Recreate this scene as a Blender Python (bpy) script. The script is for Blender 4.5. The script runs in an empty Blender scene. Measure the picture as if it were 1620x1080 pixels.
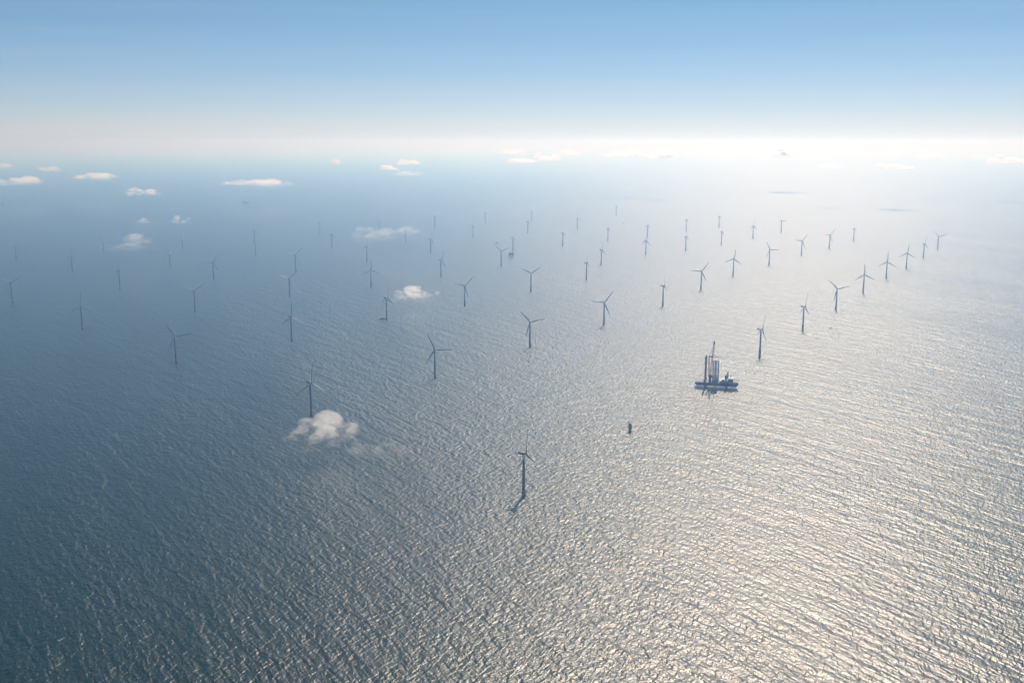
import bpy, bmesh, math, random
from mathutils import Vector, Matrix

# ------------------------------------------------------------------ camera, sky, sun, exposure
C = bpy.context.scene.collection
scene = bpy.context.scene
PI = math.pi
R = math.radians
CAM_H = 703.0
PITCH = R(11.31)
F = 1575.0                       # focal length in photo pixels (1620 wide) = 35 mm lens
cam = bpy.data.objects.new('camera', bpy.data.cameras.new('camera'))
C.objects.link(cam)
cam.location = (0, 0, CAM_H)
cam.rotation_euler = (PI / 2 - PITCH, 0, 0)
cam.data.sensor_width = 36
cam.data.lens = 35
cam.data.clip_start = 1
cam.data.clip_end = 400000
scene.camera = cam

SUN_EL, SUN_AZ = R(46.6), R(15.0)
world = bpy.data.worlds.new('World')
scene.world = world
world.use_nodes = True
wn, wl = world.node_tree.nodes, world.node_tree.links
wn.clear()
wout = wn.new('ShaderNodeOutputWorld')
bg = wn.new('ShaderNodeBackground')
bg.inputs[1].default_value = 0.062
sky = wn.new('ShaderNodeTexSky')
sky.sky_type = 'NISHITA'
sky.sun_disc = False
sky.sun_elevation = SUN_EL
sky.sun_rotation = SUN_AZ
sky.altitude = 700
sky.air_density = 0.6
sky.dust_density = 0.3
sky.ozone_density = 1.5
# clean cyan-blue overhead, neutral towards the horizon
wtc = wn.new('ShaderNodeTexCoord')
wsep = wn.new('ShaderNodeSeparateXYZ')
wl.new(wtc.outputs['Generated'], wsep.inputs[0])
wramp = wn.new('ShaderNodeValToRGB')
wramp.color_ramp.elements[0].position = 0.0
wramp.color_ramp.elements[0].color = (1.0, 0.90, 0.93, 1)
wramp.color_ramp.elements[1].position = 0.165
wramp.color_ramp.elements[1].color = (0.66, 0.98, 1.0, 1)
wl.new(wsep.outputs['Z'], wramp.inputs[0])
wmul = wn.new('ShaderNodeMix')
wmul.data_type = 'RGBA'
wmul.blend_type = 'MULTIPLY'
wmul.inputs['Factor'].default_value = 1.0
wl.new(sky.outputs[0], wmul.inputs['A'])
wl.new(wramp.outputs[0], wmul.inputs['B'])
# faint flat streaks of thin cirrus and uneven air
wmap = wn.new('ShaderNodeMapping')
wmap.inputs['Scale'].default_value = (1.3, 1.3, 34)
wl.new(wtc.outputs['Generated'], wmap.inputs['Vector'])
wnz = wn.new('ShaderNodeTexNoise')
wnz.inputs['Scale'].default_value = 1.6
wnz.inputs['Detail'].default_value = 5
wl.new(wmap.outputs[0], wnz.inputs['Vector'])
wr = wn.new('ShaderNodeMapRange')
wr.inputs['From Min'].default_value = 0.35
wr.inputs['From Max'].default_value = 0.7
wr.inputs['To Min'].default_value = 0.0
wr.inputs['To Max'].default_value = 0.07
wl.new(wnz.outputs['Fac'], wr.inputs['Value'])
wmx = wn.new('ShaderNodeMix')
wmx.data_type = 'RGBA'
wmx.inputs['B'].default_value = (8.5, 9.0, 9.3, 1)
wl.new(wr.outputs[0], wmx.inputs['Factor'])
wl.new(wmul.outputs['Result'], wmx.inputs['A'])
wl.new(wmx.outputs['Result'], bg.inputs[0])
wl.new(bg.outputs[0], wout.inputs[0])

sun_d = bpy.data.lights.new('sun', 'SUN')
sun_d.energy = 5.0
sun_d.angle = R(0.53)
sun_d.color = (1.0, 0.87, 0.74)
sun = bpy.data.objects.new('sun', sun_d)
C.objects.link(sun)
to_sun = Vector((math.sin(SUN_AZ) * math.cos(SUN_EL), math.cos(SUN_AZ) * math.cos(SUN_EL), math.sin(SUN_EL)))
sun.rotation_euler = to_sun.to_track_quat('Z', 'Y').to_euler()

vs = scene.view_settings
vs.view_transform = 'Standard'
vs.look = 'None'
vs.exposure = 0.40
vs.gamma = 1.0
vs.use_curve_mapping = False
scene.cycles.volume_bounces = 16
scene.cycles.max_bounces = 20
scene.cycles.transparent_max_bounces = 24
scene.cycles.sample_clamp_indirect = 4.0
scene.cycles.use_denoising = True

# ------------------------------------------------------------------ helpers
CAM_M = cam.rotation_euler.to_matrix()


def at(px, py, h=0.0):
    """Point of height h seen at photo pixel (px, py); used once to survey where each thing stands."""
    d = CAM_M @ Vector(((px - 810) / F, -(py - 540) / F, -1))
    t = (h - CAM_H) / d.z
    return Vector((d.x * t, d.y * t, h))


def bearing(p):
    return -math.atan2(p.x, p.y)


def mat(name, col, rough=0.5, metal=0.0, var=0.12, scale=0.4):
    m = bpy.data.materials.new(name)
    m.use_nodes = True
    n, l = m.node_tree.nodes, m.node_tree.links
    b = n['Principled BSDF']
    b.inputs['Roughness'].default_value = rough
    b.inputs['Metallic'].default_value = metal
    tc = n.new('ShaderNodeTexCoord')
    nz = n.new('ShaderNodeTexNoise')
    nz.inputs['Scale'].default_value = scale
    nz.inputs['Detail'].default_value = 4
    l.new(tc.outputs['Object'], nz.inputs['Vector'])
    mx = n.new('ShaderNodeMix')
    mx.data_type = 'RGBA'
    mx.inputs['A'].default_value = (*[c * (1 - var) for c in col], 1)
    mx.inputs['B'].default_value = (*[min(1, c * (1 + var)) for c in col], 1)
    l.new(nz.outputs['Fac'], mx.inputs['Factor'])
    l.new(mx.outputs['Result'], b.inputs['Base Color'])
    return m


M = {
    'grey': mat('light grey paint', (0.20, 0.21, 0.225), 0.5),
    'blade': mat('blade gelcoat', (0.44, 0.45, 0.46), 0.3),
    'yellow': mat('yellow paint', (0.52, 0.30, 0.03), 0.5),
    'pile': mat('dark wet steel', (0.06, 0.055, 0.05), 0.6),
    'deckgrey': mat('galvanised grating', (0.22, 0.23, 0.24), 0.6),
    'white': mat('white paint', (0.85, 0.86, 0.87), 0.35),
    'navy': mat('navy hull paint', (0.03, 0.06, 0.13), 0.4),
    'bluegrey': mat('blue grey paint', (0.28, 0.34, 0.44), 0.5),
    'redbrown': mat('red lead paint', (0.24, 0.06, 0.045), 0.5),
    'legsteel': mat('leg steel', (0.22, 0.22, 0.23), 0.5),
    'deck': mat('steel deck', (0.12, 0.13, 0.14), 0.7),
    'glass': mat('window glass', (0.02, 0.03, 0.04), 0.1),
}


def obj(name, bm, material, parent=None):
    me = bpy.data.meshes.new(name)
    bmesh.ops.recalc_face_normals(bm, faces=bm.faces)
    bm.to_mesh(me)
    bm.free()
    me.materials.append(material)
    o = bpy.data.objects.new(name, me)
    C.objects.link(o)
    if parent is not None:
        o.parent = parent
    return o


def smooth(o):
    for p in o.data.polygons:
        p.use_smooth = True
    return o


def thing(name, label, cat, loc=(0, 0, 0), rz=0.0, group=None):
    o = bpy.data.objects.new(name, None)
    C.objects.link(o)
    o.location = loc
    o.rotation_euler = (0, 0, rz)
    o.empty_display_size = 5
    o['label'] = label
    o['category'] = cat
    if group:
        o['group'] = group
    return o


def add_box(bm, x0, x1, y0, y1, z0, z1, bev=0.0):
    r = bmesh.ops.create_cube(bm, size=1)
    for v in r['verts']:
        v.co = Vector(((x0 + x1) / 2 + v.co.x * (x1 - x0), (y0 + y1) / 2 + v.co.y * (y1 - y0), (z0 + z1) / 2 + v.co.z * (z1 - z0)))
    if bev:
        es = list({e for v in r['verts'] for e in v.link_edges})
        bmesh.ops.bevel(bm, geom=es, offset=bev, segments=2, affect='EDGES')


def add_tube(bm, a, b, r0, r1=None, seg=10):
    a, b = Vector(a), Vector(b)
    r1 = r0 if r1 is None else r1
    q = (b - a).to_track_quat('Z', 'Y').to_matrix()
    rings = []
    for p, r in ((a, r0), (b, r1)):
        rings.append([bm.verts.new(p + q @ Vector((r * math.cos(2 * PI * k / seg), r * math.sin(2 * PI * k / seg), 0))) for k in range(seg)])
    for k in range(seg):
        bm.faces.new((rings[0][k], rings[0][(k + 1) % seg], rings[1][(k + 1) % seg], rings[1][k]))
    bm.faces.new(rings[0][::-1])
    bm.faces.new(rings[1])


def add_lathe(bm, prof, seg=20, axis=Matrix.Identity(3), at_=Vector((0, 0, 0))):
    rings = []
    for r, z in prof:
        rings.append([bm.verts.new(at_ + axis @ Vector((r * math.cos(2 * PI * k / seg), r * math.sin(2 * PI * k / seg), z))) for k in range(seg)])
    for a, b in zip(rings, rings[1:]):
        for k in range(seg):
            bm.faces.new((a[k], a[(k + 1) % seg], b[(k + 1) % seg], b[k]))
    bm.faces.new(rings[0][::-1])
    bm.faces.new(rings[-1])


def add_lattice(bm, a, b, w0, w1, n, r):
    """four-chord lattice girder from a to b"""
    a, b = Vector(a), Vector(b)
    q = (b - a).to_track_quat('Z', 'Y').to_matrix()
    lv = []
    for i in range(n + 1):
        t = i / n
        w = w0 + (w1 - w0) * t
        lv.append([a.lerp(b, t) + q @ Vector((sx * w / 2, sy * w / 2, 0)) for sx, sy in ((1, 1), (-1, 1), (-1, -1), (1, -1))])
    for k in range(4):
        add_tube(bm, lv[0][k], lv[-1][k], r, r * 0.8, 6)
    for i in range(n):
        for k in range(4):
            add_tube(bm, lv[i][k], lv[i + 1][(k + 1) % 4], r * 0.6, None, 5)
            add_tube(bm, lv[i + 1][k], lv[i + 1][(k + 1) % 4], r * 0.6, None, 5)


# ------------------------------------------------------------------ sea
EXT = 90000.0


def sea_material():
    m = bpy.data.materials.new('sea water')
    m.use_nodes = True
    n, l = m.node_tree.nodes, m.node_tree.links
    n.clear()
    out = n.new('ShaderNodeOutputMaterial')
    tc = n.new('ShaderNodeTexCoord')

    def waves(az, cross, along, detail, dist, seed):
        mp = n.new('ShaderNodeMapping')
        mp.vector_type = 'TEXTURE'
        mp.inputs['Rotation'].default_value = (0, 0, -R(az))
        mp.inputs['Scale'].default_value = (cross, along, 1)
        mp.inputs['Location'].default_value = (seed, seed * 1.7, 0)
        l.new(tc.outputs['Object'], mp.inputs['Vector'])
        t = n.new('ShaderNodeTexNoise')
        t.noise_dimensions = '2D'
        t.inputs['Scale'].default_value = 1
        t.inputs['Detail'].default_value = detail
        t.inputs['Roughness'].default_value = 0.55
        t.inputs['Distortion'].default_value = dist
        l.new(mp.outputs['Vector'], t.inputs['Vector'])
        return t.outputs['Fac']

    def mul(a, k):
        x = n.new('ShaderNodeMath')
        x.operation = 'MULTIPLY'
        l.new(a, x.inputs[0])
        if isinstance(k, (int, float)):
            x.inputs[1].default_value = k
        else:
            l.new(k, x.inputs[1])
        return x.outputs[0]

    def add(a, b):
        x = n.new('ShaderNodeMath')
        l.new(a, x.inputs[0])
        l.new(b, x.inputs[1])
        return x.outputs[0]

    h = add(mul(waves(-32, 9, 28, 1.5, 0.25, 13), 1.55), mul(waves(26, 7, 14, 1.5, 0.3, 431), 1.15))
    h = add(h, mul(waves(-10, 3.4, 4.2, 1.0, 0.0, 77), 0.38))
    h = add(h, mul(waves(-36, 34, 150, 1.0, 0.3, 310), 2.0))
    gust = n.new('ShaderNodeMapRange')
    gust.inputs['To Min'].default_value = 0.78
    gust.inputs['To Max'].default_value = 1.2
    gust.inputs['From Min'].default_value = 0.3
    gust.inputs['From Max'].default_value = 0.7
    l.new(waves(-20, 500, 1800, 2.0, 0.4, 900), gust.inputs['Value'])
    bump = n.new('ShaderNodeBump')
    bump.inputs['Strength'].default_value = 1.0
    bump.inputs['Distance'].default_value = 1.0
    l.new(mul(h, gust.outputs[0]), bump.inputs['Height'])
    gl = n.new('ShaderNodeBsdfAnisotropic')
    gl.distribution = 'BECKMANN'
    gl.inputs['Color'].default_value = (1, 1, 1, 1)
    gl.inputs['Roughness'].default_value = 0.345
    df = n.new('ShaderNodeBsdfDiffuse')
    df.inputs['Color'].default_value = (0.0002, 0.012, 0.0105, 1)
    fr = n.new('ShaderNodeFresnel')
    fr.inputs['IOR'].default_value = 1.333
    l.new(bump.outputs[0], gl.inputs['Normal'])
    l.new(bump.outputs[0], fr.inputs['Normal'])
    mx = n.new('ShaderNodeMixShader')
    # a rough sea mirrors far less at grazing angles than flat water does: f / (1 + 1.3 f)
    d1 = n.new('ShaderNodeMath')
    d1.operation = 'MULTIPLY_ADD'
    d1.inputs[1].default_value = 1.3
    d1.inputs[2].default_value = 1.0
    l.new(fr.outputs[0], d1.inputs[0])
    d2 = n.new('ShaderNodeMath')
    d2.operation = 'DIVIDE'
    l.new(fr.outputs[0], d2.inputs[0])
    l.new(d1.outputs[0], d2.inputs[1])
    l.new(d2.outputs[0], mx.inputs[0])
    l.new(df.outputs[0], mx.inputs[1])
    # steeper small ripples: a second, broader lobe
    gl2 = n.new('ShaderNodeBsdfAnisotropic')
    gl2.distribution = 'BECKMANN'
    gl2.inputs['Color'].default_value = (1, 1, 1, 1)
    gl2.inputs['Roughness'].default_value = 0.455
    l.new(bump.outputs[0], gl2.inputs['Normal'])
    gm = n.new('ShaderNodeMixShader')
    gm.inputs[0].default_value = 0.38
    l.new(gl.outputs[0], gm.inputs[1])
    l.new(gl2.outputs[0], gm.inputs[2])
    l.new(gm.outputs[0], mx.inputs[2])
    l.new(mx.outputs[0], out.inputs['Surface'])
    return m


bm = bmesh.new()
N = 24
grid = [[bm.verts.new((-EXT + 2 * EXT * i / N, -20000 + (EXT + 20000) * j / N, 0)) for j in range(N + 1)] for i in range(N + 1)]
for i in range(N):
    for j in range(N):
        bm.faces.new((grid[i][j], grid[i + 1][j], grid[i + 1][j + 1], grid[i][j + 1]))
sea = obj('sea', bm, sea_material())
sea['kind'] = 'structure'
sea['label'] = 'open sea with sun glitter'

# ------------------------------------------------------------------ wind turbines
HUB = 90.0
RAD = 54.0


def tower_bm():
    bm = bmesh.new()
    add_lathe(bm, [(3.1, 17.2), (3.0, 30), (2.75, 50), (2.4, 72), (2.1, 86.5), (2.3, 87.2)], 20)
    return bm


def pile_bm():
    bm = bmesh.new()
    add_lathe(bm, [(3.3, -6), (3.3, 4.0)], 20)
    return bm


def tp_bm():
    bm = bmesh.new()
    add_lathe(bm, [(3.7, 3.8), (3.7, 16.2), (3.5, 16.6)], 20)
    for s in (-1, 1):                                  # boat landing fenders and ladder
        add_tube(bm, (s * 1.1, -5.0, -1.5), (s * 1.1, -5.0, 12), 0.3)
        add_tube(bm, (s * 1.1, -5.0, 11.5), (s * 1.1, -3.4, 12.5), 0.25)
        add_tube(bm, (s * 1.1, -5.0, 1.5), (s * 1.1, -3.2, 4.2), 0.25)
    for k in range(12):
        add_tube(bm, (-0.8, -4.6, 0.5 + k), (0.8, -4.6, 0.5 + k), 0.08, None, 5)
    return bm


def platform_bm():
    bm = bmesh.new()
    add_lathe(bm, [(5.6, 16.6), (5.6, 17.1)], 20)
    add_box(bm, -2.2, 2.2, -7.6, -4.8, 16.65, 17.05)
    for k in range(16):
        a = 2 * PI * k / 16
        p, q = (5.4 * math.cos(a), 5.4 * math.sin(a)), (5.4 * math.cos(a + PI / 8), 5.4 * math.sin(a + PI / 8))
        add_tube(bm, (*p, 17), (*p, 18.3), 0.07, None, 5)
        add_tube(bm, (*p, 18.3), (*q, 18.3), 0.06, None, 5)
        add_tube(bm, (*p, 17.7), (*q, 17.7), 0.05, None, 5)
    for k in range(8):
        a = 2 * PI * (k + .5) / 8
        add_tube(bm, (3.6 * math.cos(a), 3.6 * math.sin(a), 13.6), (5.2 * math.cos(a), 5.2 * math.sin(a), 16.6), 0.15, None, 5)
    return bm


def nacelle_bm():
    bm = bmesh.new()
    # body along +Y behind the rotor, rounded box in cross section and tapered at the tail
    secs = [(-3.2, 1.7, 1.9, 0.0), (-2.4, 2.2, 2.3, 0.0), (2, 2.4, 2.6, 0.05), (9, 2.4, 2.6, 0.1), (12.0, 2.1, 2.2, 0.3), (13.0, 1.5, 1.5, 0.5)]
    rings = []
    for y, hw, hh, dz in secs:
        ring = []
        for k in range(20):
            a = 2 * PI * k / 20
            c, s = math.cos(a), math.sin(a)
            ring.append(bm.verts.new((hw * math.copysign(abs(c) ** 0.45, c), y, HUB + dz + hh * math.copysign(abs(s) ** 0.45, s))))
        rings.append(ring)
    for a, b in zip(rings, rings[1:]):
        for k in range(20):
            bm.faces.new((a[k], a[(k + 1) % 20], b[(k + 1) % 20], b[k]))
    bm.faces.new(rings[0])
    bm.faces.new(rings[-1][::-1])
    return bm


def cooler_bm():
    bm = bmesh.new()
    add_box(bm, -2.0, 2.0, 8.6, 9.6, HUB + 2.5, HUB + 4.6, 0.1)
    for s in (-1, 1):
        add_tube(bm, (s * 1.4, 11, HUB + 2.3), (s * 1.4, 11, HUB + 5.0), 0.1, None, 5)
    return bm


def hub_bm():
    bm = bmesh.new()
    ax = Matrix.Rotation(PI / 2, 3, 'X')       # local z -> -Y
    add_lathe(bm, [(1.9, 3.3), (2.3, 4.2), (2.35, 5.6), (2.0, 6.8), (1.2, 7.8), (0.25, 8.3)], 18, ax, Vector((0, 0, HUB)))
    return bm


def blade_bm():
    """blade along +Z from the rotor axis, chord mostly along X"""
    bm = bmesh.new()
    st = [(1.5, 2.3, 1.0, 0), (4, 2.4, 0.95, 6), (8, 3.6, 0.45, 14), (12, 4.3, 0.30, 12), (18, 3.8, 0.24, 9), (26, 3.1, 0.2, 6),
          (34, 2.5, 0.18, 4), (42, 1.9, 0.16, 2), (49, 1.4, 0.15, 1), (53, 0.8, 0.15, 0), (54, 0.25, 0.2, 0)]
    rings = []
    for z, c, th, tw in st:
        c = c if z < 3 else c * 1.22
        ring = []
        for k in range(12):
            a = 2 * PI * k / 12
            x = math.cos(a) * c * 0.5 + (c - 2.3) * 0.22
            y = math.sin(a) * c * 0.5 * th * (1 if math.cos(a) < 0 else 0.75) - 0.0009 * z * z
            t = R(tw)
            ring.append(bm.verts.new((x * math.cos(t) - y * math.sin(t), x * math.sin(t) + y * math.cos(t), z)))
        rings.append(ring)
    for a, b in zip(rings, rings[1:]):
        for k in range(12):
            bm.faces.new((a[k], a[(k + 1) % 12], b[(k + 1) % 12], b[k]))
    bm.faces.new(rings[0][::-1])
    bm.faces.new(rings[-1])
    return bm


def make_turbine():
    t = thing('wind_turbine', 'proto', 'wind turbine', group='wind turbines of the offshore wind farm')
    obj('monopile', pile_bm(), M['pile'], t)
    obj('transition_piece', tp_bm(), M['yellow'], t)
    obj('work_platform', platform_bm(), M['deckgrey'], t)
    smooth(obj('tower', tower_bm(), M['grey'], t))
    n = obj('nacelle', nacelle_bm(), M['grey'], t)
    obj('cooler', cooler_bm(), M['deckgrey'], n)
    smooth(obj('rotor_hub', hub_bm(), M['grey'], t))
    b0 = smooth(obj('blade', blade_bm(), M['blade'], t))
    for k in (1, 2):
        b = b0.copy()
        C.objects.link(b)
        b.parent = t
    return t


def copy_tree(o, parent=None):
    c = o.copy()
    C.objects.link(c)
    c.parent = parent
    for ch in list(o.children):
        copy_tree(ch, c)
    return c


proto = make_turbine()
first = [True]


def turbine(px, py, yaw, phase, label, flat=None):
    """hub seen at (px, py); yaw turns the rotor away from face-on; phase turns the blades clockwise from straight up"""
    t = proto if first[0] else copy_tree(proto)
    first[0] = False
    p = at(px, py, HUB)
    t.location = (p.x, p.y, 0)
    rz = bearing(p) + R(yaw)
    t.rotation_euler = (0, 0, rz)
    t['label'] = label
    k = 0
    for ch in t.children:
        if ch.name.startswith('blade'):
            a = R(phase + 120 * k)
            ch.matrix_parent_inverse = Matrix.Identity(4)
            ch.location = (0, -5.2, HUB)
            ch.rotation_euler = (0, a, 0)
            if k == flat:            # this blade's flat side is turned up to the sun
                ch.rotation_euler = (Matrix.Rotation(a, 3, 'Y') @ Matrix.Rotation(-R(64) * math.copysign(1, math.sin(a)), 3, 'Z')).to_euler()
            k += 1
        elif ch.name.startswith(('monopile', 'transition', 'work')):
            ch.rotation_euler = (0, 0, R((px * 7) % 360))
    return t


T = [
    # nearest, front of the farm
    (828.5, 717, 66, 6, 'nearest wind turbine, seen nearly side-on, its full shadow lying on the glitter at bottom centre'),
    (490.5, 605, 38, 5, 'wind turbine whose foot stands behind the low puffy white cloud', 1),
    (687.5, 552, 12, -26, 'tall wind turbine with blades spread up left and right, above right of low puffy cloud'),
    (276.0, 531, 15, -33, 'large wind turbine on dark blue water left, one blade up left, one straight right'),
    (127.5, 484, 8, 4, 'larger arrow-shaped wind turbine at far left, one blade up and two drooping'),
    (460.0, 501, 25, 2, 'wind turbine with a sunlit white blade pointing down right, front of a column', 1),
    (457.0, 440, 20, 50, 'wind turbine standing right behind the one with the sunlit white blade pointing down right', 2),
    (306.5, 460, 25, -62, 'wind turbine with a sunlit white blade up left, between dark blue and hazy water', 0),
    (16.5, 447, 25, -60, 'leftmost near wind turbine with a sunlit white blade, close to the left edge', 0),
    (23.5, 388, 20, 12, 'hazy wind turbine at the left edge, behind the one with the white blade'),
    (112.5, 404, 8, 2, 'hazy wind turbine with arrow-shaped rotor, behind the far left arrow-like one on blue water'),
    (188.0, 429, 40, -8, 'wind turbine on blue water between the far left arrow-shaped one and the veil cloud'),
    (162.5, 378, 70, 4, 'faint thin wind turbine just left of the faint veil cloud'),
    (287.5, 373, 72, 5, 'faint thin wind turbine below the small bright white cloud at left'),
    (267.5, 397, 74, 8, 'faint side-on wind turbine left below the faint one under the small bright cloud'),
    (336.5, 415, 15, 32, 'hazy wind turbine, blades up right and flat left, beyond the sunlit up-left blade'),
    (402.0, 364, 60, 20, 'far faint wind turbine rising directly above another one, left of centre on blue haze'),
    (403.5, 383, 62, -10, 'hazy wind turbine in line below the far faint one, left of centre on blue haze'),
    (466.5, 403, 22, 45, 'hazy wind turbine with a blade up right, topmost of a column of three'),
    (505.0, 352, 60, 15, 'very faint far wind turbine, left one of the loose pair left of the double cloud'),
    (524.5, 371, 60, 0, 'faint wind turbine, right and nearer one of the loose pair left of the double cloud'),
    (580.0, 391, 70, 0, 'thin hazy wind turbine standing just under the left end of the double cloud'),
    (586.5, 426, 15, 2, 'nearer hazy wind turbine with two drooping blades below left end of double cloud'),
    (600.5, 348, 70, 0, 'far faint wind turbine rising over the left lobe of the double cloud'),
    (641.5, 364, 70, 10, 'far faint wind turbine seen through the bright right lobe of the double cloud'),
    (687.5, 344, 50, 175, 'far faint wind turbine just right of the bright lobe of the double cloud'),
    (681.0, 378, 60, 10, 'hazy wind turbine just below the right end of the double cloud'),
    (697.5, 411, 50, 25, 'wind turbine with one blade up right, between the double cloud and the small single cloud'),
    (611.0, 471, 50, 10, 'wind turbine with a service boat at its foot, left of the small single cloud'),
    (735.0, 452, 25, 45, 'wind turbine with a blade up right, standing just right of the small single cloud'),
    (748.0, 357, 72, 0, 'far thin wind turbine on pale water, right of the double cloud'),
    (767.5, 337, 72, 0, 'faintest far wind turbine at the left border of the bright glitter'),
    (793.0, 397, 20, -52, 'wind turbine with Y-shaped rotor just left of the dark offshore substation'),
    (811.5, 376, 65, 5, 'wind turbine rising directly behind the dark offshore substation'),
    (835.0, 351, 70, 0, 'far wind turbine, left and nearer one of a tight pair above the substation'),
    (841.0, 335, 70, 10, 'farthest faint wind turbine, right one of the tight pair above the substation'),
    (913.5, 346, 45, -15, 'far wind turbine with a blade leaning up left, in the middle of the farthest row'),
    (890.5, 369, 72, 0, 'far thin side-on wind turbine right of the substation, alone on pale blue water'),
    (962.0, 362, 70, 5, 'far thin wind turbine left below the tiny dark boat on the glitter'),
    (975.0, 326, 70, 0, 'smallest farthest wind turbine, highest of all in the picture'),
    (1024.5, 357, 70, 5, 'far wind turbine, upper one of a stacked pair at the edge of the bright glitter'),
    (1022.0, 381, 45, 10, 'far wind turbine, lower one of the stacked pair at the edge of the bright glitter'),
    (951.5, 395, 60, 5, 'thin wind turbine behind and right of the slightly nearer thin one on pale blue water'),
    (928.0, 416, 76, 0, 'thin side-on wind turbine left of another thin one, halfway to the wide Y-shaped rotor'),
    (840.0, 432, 10, 58, 'wind turbine with a clean symmetrical Y-shaped rotor below the substation'),
    (1049.5, 452, 78, 0, 'side-on wind turbine like a bare pole on bright water, behind left of installation vessel'),
    (956.0, 478, 12, 37, 'wind turbine at the farm\'s centre with long blade up right and one flat left'),
    (838.5, 509, 10, -42, 'large Y-shaped wind turbine straight behind the nearest turbine'),
    (1086.0, 348, 70, 0, 'far wind turbine, upper one of the stacked pair in the bright glitter'),
    (1085.5, 375, 70, 5, 'far wind turbine, lower one of the stacked pair in the bright glitter'),
    (1138.0, 343, 72, 0, 'far wind turbine, upper left one of a close pair in the brightest glitter'),
    (1142.0, 367, 72, 5, 'far wind turbine, lower right one of the close pair in the brightest glitter'),
    (1192.0, 358, 55, 10, 'far wind turbine right of the close pair in the last row of the glitter'),
    (1236.5, 350, 50, -35, 'far wind turbine with a short blade up left, right end of the last row'),
    (1218.0, 395, 25, -30, 'wind turbine with a blade up left, nearest of the second right-hand row'),
    (1269.0, 381, 25, 37, 'wind turbine with a blade up right, second right-hand row, right of the left-leaning one'),
    (1313.0, 372, 30, 38, 'small wind turbine with a blade up right, farther along the second right-hand row'),
    (1351.5, 362, 74, 0, 'small side-on wind turbine, last of the second right-hand row'),
    (1161.0, 409, 12, 8, 'wind turbine with one blade up and two drooping, behind and right of the installation vessel'),
    (1110.0, 429, 15, 35, 'wind turbine with a blade up right and one flat left, directly behind the installation vessel'),
    (1204.0, 521, 70, 22, 'side-on wind turbine next to the installation vessel, first of the right-hand front row'),
    (1272.0, 485, 68, 14, 'side-on wind turbine with one blade up, second in the right-hand front row'),
    (1324.5, 457, 15, -45, 'wind turbine with Y-shaped rotor, third in the right-hand front row'),
    (1367.5, 434, 12, -3, 'wind turbine with drooping blades, fourth in the right-hand front row'),
    (1403.7, 414, 10, 1, 'arrow-shaped wind turbine, fifth in the right-hand front row'),
    (1435.5, 400, 15, 4, 'small arrow-shaped wind turbine, sixth in the right-hand front row'),
    (1462.5, 386, 60, 10, 'small thin wind turbine, last but one in the right-hand front row'),
    (1485.0, 374, 25, -45, 'rightmost wind turbine in the picture, small with a Y-shaped rotor'),
    (100.0, 315, 60, 0, 'almost invisible wind turbine in the haze, far left below the flat left clouds'),
    (5.0, 316, 60, 0, 'almost invisible wind turbine in the haze at the left edge of the picture'),
]
for a in T:
    turbine(*a)

# ------------------------------------------------------------------ foundation without a turbine
p = at(996.5, 681.5, 0)
t = thing('turbine_foundation', 'bare turbine foundation standing alone in the glitter between nearest turbine and vessel', 'foundation', p, 0.6)
obj('monopile', pile_bm(), M['pile'], t)
bm = bmesh.new()
add_lathe(bm, [(3.9, 3.8), (3.9, 19.5), (3.6, 20)], 20)
for s in (-1, 1):
    add_tube(bm, (s * 1.1, -5.2, -1.5), (s * 1.1, -5.2, 14), 0.35)
    add_tube(bm, (s * 1.1, -5.2, 13.5), (s * 1.1, -3.6, 14.5), 0.25)
obj('transition_piece', bm, M['yellow'], t)
bm = platform_bm()
bmesh.ops.scale(bm, verts=bm.verts, vec=(0.86, 0.86, 1))
bmesh.ops.translate(bm, verts=bm.verts, vec=(0, 0, 3.4))
obj('work_platform', bm, M['deckgrey'], t)
bm = bmesh.new()
add_box(bm, -1.6, 1.0, 2.0, 3.8, 20.5, 23.0, 0.1)
add_tube(bm, (3.5, 1, 20.5), (3.5, 1, 24.5), 0.25)
add_tube(bm, (3.5, 1, 24.3), (5.6, -1, 25.3), 0.2)
obj('davit_crane', bm, M['redbrown'], t)

# ------------------------------------------------------------------ jack-up installation vessel
p = at(1133.5, 613, 0)
V = thing('installation_vessel', 'dark jack-up installation vessel raised on legs, carrying a tall red crane',
          'ship', p, bearing(p) + R(-3))
HZ0, HZ1 = 8.5, 18.0


def hull_bm(L, B, z0, z1, bow=12, stern=5):
    bm = bmesh.new()
    def outline(z, k):
        pts = [(-L / 2 + stern * (1 - k), -B / 2), (L / 2 - bow, -B / 2), (L / 2 - bow * 0.35, -B * 0.32), (L / 2 - 3 * (1 - k), -B * 0.08),
               (L / 2 - 3 * (1 - k), B * 0.08), (L / 2 - bow * 0.35, B * 0.32), (L / 2 - bow, B / 2), (-L / 2 + stern * (1 - k), B / 2)]
        return [bm.verts.new((x, y, z)) for x, y in pts]
    lv = [outline(z0, 0.0), outline(z0 + (z1 - z0) * 0.5, 0.75), outline(z1, 1.0)]
    for a, b in zip(lv, lv[1:]):
        for k in range(8):
            bm.faces.new((a[k], a[(k + 1) % 8], b[(k + 1) % 8], b[k]))
    bm.faces.new(lv[0][::-1])
    bm.faces.new(lv[-1])
    return bm


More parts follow.
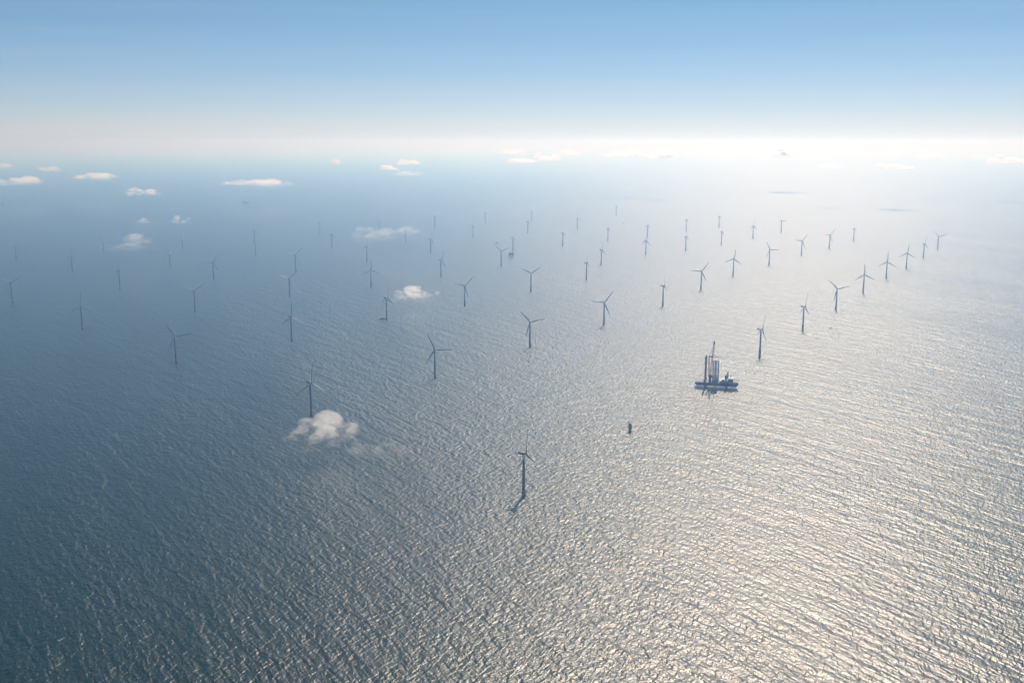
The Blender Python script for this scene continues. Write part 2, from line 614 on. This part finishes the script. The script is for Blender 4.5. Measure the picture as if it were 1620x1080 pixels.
obj('hull', hull_bm(124, 38, HZ0, HZ1), M['navy'], V)
bm = bmesh.new()
add_box(bm, -60, 44, -18, 18, HZ1 + 0.003, HZ1 + 0.3)
for x in range(-60, 46, 4):
    for y in (-18.4, 18.4):
        add_tube(bm, (x, y, HZ1), (x, y, HZ1 + 1.4), 0.12, None, 5)
for y in (-18.4, 18.4):
    add_tube(bm, (-60, y, HZ1 + 1.4), (44, y, HZ1 + 1.4), 0.12, None, 5)
obj('deck', bm, M['deck'], V)
for x, y, top in ((-33, -15, 95), (-33, 15, 93), (27, -15, 43), (30, 15, 45)):
    bm = bmesh.new()
    add_lathe(bm, [(2.2, -8), (2.2, top - 0.6), (1.9, top)], 16, at_=Vector((x, y, 0)))
    for k in range(int(top // 6)):
        add_lathe(bm, [(2.45, 3 + k * 6), (2.45, 3.8 + k * 6)], 16, at_=Vector((x, y, 0)))
    leg = smooth(obj('jack_leg', bm, M['legsteel'], V))
    bm = bmesh.new()
    add_box(bm, x - 4, x + 4, y - 3.4, y + 3.4, HZ1 + 0.4, HZ1 + 8, 0.5)
    obj('jack_house', bm, M['bluegrey'], leg)
# accommodation and bridge
bm = bmesh.new()
add_box(bm, 8, 46, -14, 14, HZ1 + 0.35, HZ1 + 6, 0.3)
add_box(bm, 14, 46, -12.5, 12.5, HZ1 + 6.05, HZ1 + 10, 0.3)
add_box(bm, 33, 48, -15, 15, HZ1 + 10.05, HZ1 + 14, 0.4)
acc = obj('superstructure', bm, M['bluegrey'], V)
bm = bmesh.new()
add_box(bm, 36, 48.15, -15.15, 15.15, HZ1 + 11.6, HZ1 + 13)
for lev in (2.5, 7.5):
    for x in range(16, 45, 3):
        for s in (-1, 1):
            yy = s * (14.02 if lev < 5 else 12.52)
            add_box(bm, x, x + 1.2, yy - 0.1, yy + 0.1, HZ1 + lev, HZ1 + lev + 1.2)
obj('windows', bm, M['glass'], acc)
bm = bmesh.new()
add_lathe(bm, [(2.2, HZ1 + 10), (1.8, HZ1 + 19), (1.5, HZ1 + 19.5)], 12, at_=Vector((24, 5, 0)))
obj('funnel', bm, M['navy'], acc)
bm = bmesh.new()
add_lattice(bm, (39, 0, HZ1 + 14), (39, 0, HZ1 + 24), 2.4, 1.2, 5, 0.25)
add_tube(bm, (36.5, 0, HZ1 + 22), (41.5, 0, HZ1 + 22), 0.25)
obj('radar_mast', bm, M['white'], acc)
bm = bmesh.new()
add_lathe(bm, [(10, HZ1 + 9.4), (10, HZ1 + 10)], 16, at_=Vector((56, 0, 0)))
for a in range(6):
    add_tube(bm, (50 + (a % 3) * 4, -5 + 10 * (a // 3), HZ1), (50 + (a % 3) * 5, -6 + 12 * (a // 3), HZ1 + 9.4), 0.35, None, 6)
obj('helideck', bm, M['deck'], V)
# crane
crane = None
bm = bmesh.new()
add_lathe(bm, [(4.0, HZ1), (3.6, HZ1 + 12), (4.8, HZ1 + 13), (4.8, HZ1 + 15)], 18, at_=Vector((-19, -9, 0)))
crane = smooth(obj('crane', bm, M['redbrown'], V))
bm = bmesh.new()
add_box(bm, -24, -14, -12.5, -5.5, HZ1 + 15.05, HZ1 + 22, 0.4)
add_box(bm, -14.5, -11.5, -14, -11, HZ1 + 15.2, HZ1 + 18.5, 0.3)
obj('machinery_house', bm, M['redbrown'], crane)
bm = bmesh.new()
add_lattice(bm, (-19, -9, HZ1 + 18), (-11, -9, 137), 4.6, 2.6, 20, 0.5)
add_box(bm, -13.4, -8.6, -10.8, -7.2, 132, 139, 0.3)
obj('boom', bm, M['redbrown'], crane)
bm = bmesh.new()
add_lattice(bm, (-22, -8, HZ1 + 22), (-24, -8, 92), 3.2, 2.4, 12, 0.4)
add_tube(bm, (-24, -8, 93), (-11.5, -9, 134), 0.25)
add_tube(bm, (-24, -8, 93), (-26, -8, HZ1 + 20), 0.25)
add_box(bm, -25.5, -12, -9.6, -6.4, 91.5, 95.5, 0.3)
add_lattice(bm, (-13, -8, 93.5), (12, -8, 93.5), 2.2, 0.8, 7, 0.22)
obj('a_frame', bm, M['redbrown'], crane)
bm = bmesh.new()
add_tube(bm, (-9.6, -9, 132), (-9.6, -9, 100), 0.2, None, 5)
add_box(bm, -10.6, -8.6, -9.8, -8.2, 96.8, 100, 0.2)
obj('hook_block', bm, M['pile'], crane)
# deck cargo: tower sections standing upright
for i, (x, y, h, where) in enumerate(((-10.6, 3, 62, 'left'), (-4.4, -3, 64, 'middle'), (1.8, 3, 62, 'right'))):
    bm = bmesh.new()
    add_lathe(bm, [(3.5, 0), (3.5, h * 0.33), (3.6, h * 0.333), (3.45, h * 0.337), (3.3, h * 0.66), (3.4, h * 0.664), (3.25, h * 0.668), (3.1, h - .3), (3.25, h)], 20)
    o = smooth(obj('tower_section', bm, M['white'], None))
    o.location = p + Matrix.Rotation(V.rotation_euler.z, 3, 'Z') @ Vector((x, y, HZ1 + 0.32))
    o['label'] = {'left': 'white turbine tower section upright on the vessel deck, next to the red crane',
                  'middle': 'white turbine tower section upright on the vessel deck, middle of the three',
                  'right': 'white turbine tower section upright on the vessel deck, nearest the superstructure'}[where]
    o['category'] = 'tower section'
    o['group'] = 'turbine tower sections standing on the vessel deck'

# ------------------------------------------------------------------ offshore substation
p = at(808.5, 407.5, 0)
t = thing('offshore_substation', 'dark blue boxy offshore substation platform on legs at the middle of the wind farm', 'platform', p, bearing(p) + 0.15)
bm = bmesh.new()
for x in (-11, 11):
    for y in (-9, 9):
        add_tube(bm, (x * 1.15, y * 1.15, -5), (x, y, 15), 1.1)
for s in (-1, 1):
    for z0, z1 in ((0, 7), (7, 14)):
        add_tube(bm, (-12, s * 10, z0), (12, s * 10, z1), 0.5, None, 6)
        add_tube(bm, (12, s * 10, z0), (-12, s * 10, z1), 0.5, None, 6)
        add_tube(bm, (s * 12, -10, z0), (s * 12, 10, z1), 0.5, None, 6)
obj('jacket', bm, M['yellow'], t)
bm = bmesh.new()
add_box(bm, -15, 15, -12, 12, 15.1, 25, 0.4)
add_box(bm, -13, 12, -10, 10, 25.1, 31, 0.4)
add_box(bm, -15.6, 15.6, -12.6, 12.6, 19.6, 20.2)
obj('topside', bm, M['navy'], t)
bm = bmesh.new()
add_tube(bm, (9, -6, 31), (9, -6, 37), 0.7)
add_lattice(bm, (9, -6, 36), (-4, -6, 41), 1.4, 0.8, 6, 0.2)
obj('crane', bm, M['redbrown'], t)


# ------------------------------------------------------------------ ships and boats
def boat(px, py, L, B, rz, label, name='service_boat', cat='boat', hullm='navy', housem='white', kind='service'):
    p = at(px, py, 0)
    t = thing(name, label, cat, p, bearing(p) + rz)
    k = L / 24.0
    obj('hull', hull_bm(L, B, -1.2 * k, 2.6 * k, L * 0.3, L * 0.04), M[hullm], t)
    bm = bmesh.new()
    if kind == 'service':
        add_box(bm, -L * 0.12, L * 0.22, -B * 0.36, B * 0.36, 2.61 * k, 5.2 * k, 0.2 * k)
        add_box(bm, -L * 0.02, L * 0.18, -B * 0.3, B * 0.3, 5.21 * k, 7.4 * k, 0.2 * k)
        add_tube(bm, (0, 0, 7.3 * k), (0, 0, 10.5 * k), 0.18 * k, None, 6)
        h = obj('wheelhouse', bm, M[housem], t)
        bm = bmesh.new()
        add_box(bm, 0, L * 0.183, -B * 0.305, B * 0.305, 5.9 * k, 6.8 * k)
        obj('windows', bm, M['glass'], h)
    else:
        add_box(bm, -L * 0.44, -L * 0.28, -B * 0.42, B * 0.42, 2.61 * k, 7.0 * k, 0.2 * k)
        add_box(bm, -L * 0.40, -L * 0.30, -B * 0.36, B * 0.36, 7.01 * k, 9.0 * k, 0.2 * k)
        obj('superstructure', bm, M[housem], t)
        bm = bmesh.new()
        add_tube(bm, (L * 0.15, 0, 2.5 * k), (L * 0.15, 0, 6 * k), 0.5 * k)
        add_lattice(bm, (L * 0.15, 0, 6 * k), (L * 0.38, 0, 8 * k), 0.8 * k, 0.5 * k, 6, 0.12 * k)
        obj('deck_crane', bm, M['redbrown'], t)
        bm = bmesh.new()
        add_box(bm, -L * 0.22, L * 0.1, -B * 0.35, B * 0.35, 2.61 * k, 3.6 * k, 0.1 * k)
        obj('hatch', bm, M['deck'], t)
    return t


boat(606.0, 504.5, 34, 10, PI + 0.25, 'white and dark service boat at a turbine\'s foot left of the small single cloud')
boat(785.0, 385.0, 26, 9, 0.1, 'tiny dark boat at the left of the Y-shaped turbine near the substation')
boat(986.0, 353.5, 24, 9, 0.4, 'tiny dark boat far off in the glitter among the farthest turbines', housem='bluegrey')
boat(1314.0, 519.5, 13, 5, -0.2, 'small dark boat alone on the glitter right of the front row turbines', housem='bluegrey')
boat(388.5, 321.5, 88, 17, 0.0, 'long faint cargo ship in the blue haze under the bright flat cloud', name='cargo_ship', cat='ship', kind='cargo', housem='bluegrey')
boat(988.0, 674.5, 4.2, 2, 0.3, 'tiny dark boat close to the bare turbine foundation', hullm='pile', housem='bluegrey')


# ------------------------------------------------------------------ low clouds
def cloud_material(name, dens, thr):
    m = bpy.data.materials.new(name)
    m.use_nodes = True
    n, l = m.node_tree.nodes, m.node_tree.links
    n.clear()
    out = n.new('ShaderNodeOutputMaterial')
    v = n.new('ShaderNodeVolumePrincipled')
    v.inputs['Color'].default_value = (0.999, 0.999, 0.999, 1)
    v.inputs['Anisotropy'].default_value = 0.55
    m.cycles.volume_step_rate = 0.35
    tc = n.new('ShaderNodeTexCoord')
    oi = n.new('ShaderNodeObjectInfo')
    ad = n.new('ShaderNodeVectorMath')
    ad.operation = 'ADD'
    l.new(tc.outputs['Object'], ad.inputs[0])
    sc = n.new('ShaderNodeMath')
    sc.operation = 'MULTIPLY'
    sc.inputs[1].default_value = 90
    l.new(oi.outputs['Random'], sc.inputs[0])
    l.new(sc.outputs[0], ad.inputs[1])
    nz = n.new('ShaderNodeTexNoise')
    nz.inputs['Scale'].default_value = 3.6
    nz.inputs['Detail'].default_value = 7
    nz.inputs['Roughness'].default_value = 0.68
    l.new(ad.outputs[0], nz.inputs['Vector'])
    # thinner towards the ragged underside, firmer at the heaped top
    sep = n.new('ShaderNodeSeparateXYZ')
    l.new(tc.outputs['Object'], sep.inputs[0])
    rim = n.new('ShaderNodeMapRange')
    rim.inputs['From Min'].default_value = -1.0
    rim.inputs['From Max'].default_value = 0.6
    rim.inputs['To Min'].default_value = -0.18
    rim.inputs['To Max'].default_value = 0.10
    l.new(sep.outputs['Z'], rim.inputs['Value'])
    s = n.new('ShaderNodeMath')
    l.new(nz.outputs['Fac'], s.inputs[0])
    l.new(rim.outputs[0], s.inputs[1])
    mr = n.new('ShaderNodeMapRange')
    mr.inputs['From Min'].default_value = thr
    mr.inputs['From Max'].default_value = thr + 0.34
    mr.inputs['To Min'].default_value = 0.0
    mr.inputs['To Max'].default_value = dens
    l.new(s.outputs[0], mr.inputs['Value'])
    l.new(mr.outputs[0], v.inputs['Density'])
    l.new(v.outputs[0], out.inputs['Volume'])
    return m


CM = {'horizon': cloud_material('horizon cloud', 0.09, 0.36), 'bright': cloud_material('dense cloud', 0.04, 0.47), 'soft': cloud_material('soft cloud', 0.008, 0.44), 'veil': cloud_material('thin veil cloud', 0.007, 0.40),
      'far': cloud_material('distant cloud', 0.022, 0.41)}


def cloud(px, py, w, hgt, alt, kind, label, tops=None, lumps=46, seed=0):
    """cloud centred on (px, py) at altitude alt; w, hgt its size in photo pixels; star-shaped union of puffs"""
    p = at(px, py, alt)
    dist = (p - Vector((0, 0, CAM_H))).length
    mpp = dist / F
    el = math.atan2(CAM_H - alt, math.hypot(p.x, p.y))
    sx = w * mpp / 2
    tot = hgt * mpp / 2
    sy = min(sx * 0.7, tot * 0.75 / max(math.sin(el), 0.12))
    sz = max(tot * 0.55, (tot ** 2 - (sy * math.sin(el)) ** 2) ** 0.5 if tot > sy * math.sin(el) else 0)
    rnd = random.Random(seed)
    tops = [(rnd.uniform(-0.6, 0.6), rnd.uniform(0.25, 0.5), rnd.uniform(0.5, 1.0)) for _ in range(3)] if tops is None else tops
    mb = bpy.data.metaballs.new('tmp')
    mb.resolution = 0.075
    mb.threshold = 0.3
    mo = bpy.data.objects.new('tmp', mb)
    C.objects.link(mo)
    for k in range(lumps):
        x = rnd.uniform(-0.88, 0.88)
        prof = max(hh * math.exp(-((x - cx) / ww) ** 2) for cx, ww, hh in tops)
        z = rnd.uniform(-0.35, 0.05) if rnd.random() < 0.5 else rnd.uniform(-0.2, 0.1 + 0.62 * prof)
        el_ = mb.elements.new()
        el_.co = (x, rnd.uniform(-0.7, 0.7) * math.sqrt(1 - x * x), z)
        el_.radius = rnd.uniform(0.2, 0.44) * (0.55 + 0.5 * prof)
    dg = bpy.context.evaluated_depsgraph_get()
    me = bpy.data.meshes.new_from_object(mo.evaluated_get(dg))
    bpy.data.objects.remove(mo)
    bpy.data.metaballs.remove(mb)
    me.name = 'cloud'
    lo = [min(v.co[i] for v in me.vertices) for i in range(3)]
    hi = [max(v.co[i] for v in me.vertices) for i in range(3)]
    for v in me.vertices:
        v.co = [(v.co[i] - lo[i]) / (hi[i] - lo[i]) * 2 - 1 for i in range(3)]
    me.materials.clear()
    me.materials.append(CM[kind])
    o = bpy.data.objects.new('cloud', me)
    C.objects.link(o)
    o.location = p
    o.rotation_euler = (0, 0, bearing(p))
    o.scale = (sx * 1.05, sy * 1.05, sz * 1.1)
    o['label'] = label
    o['category'] = 'cloud'
    o['group'] = 'small low clouds over the sea'
    return o


CL = [
    (512, 686, 124, 66, 60, 'bright', 'puffy white cloud low over the water hiding the foot of a wind turbine',
     [(0.12, 0.3, 1.0), (0.6, 0.3, 0.5), (-0.4, 0.5, 0.5)], 95),
    (604, 712, 110, 34, 45, 'veil', 'thin torn veil of cloud trailing right of the low puffy cloud'),
    (658, 467, 80, 34, 60, 'bright', 'small single white cloud in the middle of the wind farm',
     [(0.05, 0.5, 1.0), (-0.4, 0.4, 0.5)], 55),
    (592, 374, 72, 30, 160, 'soft', 'soft grey-white left lobe of the double cloud over the far turbines'),
    (648, 367, 66, 20, 190, 'soft', 'brighter right lobe of the double cloud over the far turbines'),
    (683, 339, 26, 8, 220, 'soft', 'tiny cloud wisp above the right end of the double cloud'),
    (203, 385, 84, 28, 150, 'veil', 'faint round veil of cloud over blue water at left'),
    (376, 290, 50, 11, 260, 'far', 'left thin part of the bright flat cloud above the cargo ship'),
    (431, 291, 60, 15, 260, 'far', 'bright flat white cloud, biggest one of the distant clouds at left'),
    (227, 304, 52, 15, 250, 'far', 'flat white cloud between the bright flat one and the left edge'),
    (231, 350, 28, 10, 200, 'far', 'left small puff of the pair of puffs over blue water at left'),
    (284, 349, 34, 14, 200, 'far', 'right brighter puff of the pair of puffs over blue water at left'),
    (150, 280, 62, 12, 300, 'far', 'long torn cloud above the flat white one at left'),
    (30, 287, 64, 14, 280, 'far', 'white cloud touching the left edge, lower of two there'),
    (9, 263, 28, 9, 340, 'far', 'small cloud at the left edge, above the bigger one there'),
    (79, 269, 30, 9, 330, 'far', 'small cloud right above the one at the left edge'),
    (532, 256, 18, 7, 400, 'horizon', 'tiny lone cloud near the horizon left of centre'),
    (616, 266, 30, 8, 370, 'horizon', 'left one of three small clouds under the horizon left of centre'),
    (646, 257, 36, 8, 400, 'horizon', 'upper one of three small clouds under the horizon left of centre'),
    (644, 275, 54, 9, 350, 'far', 'lower one of three small clouds under the horizon left of centre'),
    (812, 241, 36, 8, 560, 'horizon', 'thin cloud on the horizon just above the centre, left end of its row'),
    (826, 255, 46, 7, 480, 'horizon', 'thin cloud streak below the horizon row at the centre'),
    (865, 249, 42, 12, 520, 'horizon', 'thickest white cloud of the horizon row at the centre'),
    (898, 242, 36, 8, 550, 'horizon', 'right end cloud of the horizon row at the centre'),
    (990, 245, 58, 8, 540, 'horizon', 'long thin cloud on the horizon left of the dark-bottomed one'),
    (1046, 247, 38, 14, 530, 'horizon', 'horizon cloud with a grey underside right of centre'),
    (1138, 244, 32, 5, 550, 'horizon', 'faint cloud streak between the grey-bottomed and the broad horizon clouds'),
    (1252, 242, 62, 15, 550, 'horizon', 'broad lumpy white cloud on the horizon above the bright glitter'),
    (1314, 263, 34, 7, 440, 'horizon', 'small streak of cloud right below the broad lumpy horizon cloud'),
    (1416, 264, 52, 8, 440, 'horizon', 'flat cloud below the horizon row at right'),
    (1472, 248, 36, 8, 520, 'horizon', 'oval cloud on the horizon at right'),
    (1545, 248, 16, 7, 520, 'horizon', 'tiny round cloud on the horizon near the right edge'),
    (1596, 253, 54, 13, 490, 'horizon', 'white cloud on the horizon touching the right edge'),
]
for i, c in enumerate(CL):
    cloud(*c, seed=11 + i * 7)

# ------------------------------------------------------------------ haze
hm = bpy.data.materials.new('haze')
hm.use_nodes = True
n, l = hm.node_tree.nodes, hm.node_tree.links
n.clear()
out = n.new('ShaderNodeOutputMaterial')
v = n.new('ShaderNodeVolumePrincipled')
v.inputs['Color'].default_value = (0.35, 0.60, 1.0, 1)
v.inputs['Absorption Color'].default_value = (1, 1, 1, 1)
v.inputs['Density'].default_value = 1.05e-4
v.inputs['Anisotropy'].default_value = 0.74
l.new(v.outputs[0], out.inputs['Volume'])
bm = bmesh.new()
add_box(bm, -EXT - 500, EXT + 500, -20500, EXT + 500, -1, CAM_H + 95)
hz = obj('haze', bm, hm)
hz['kind'] = 'stuff'
hz['label'] = 'pale haze over the sea'
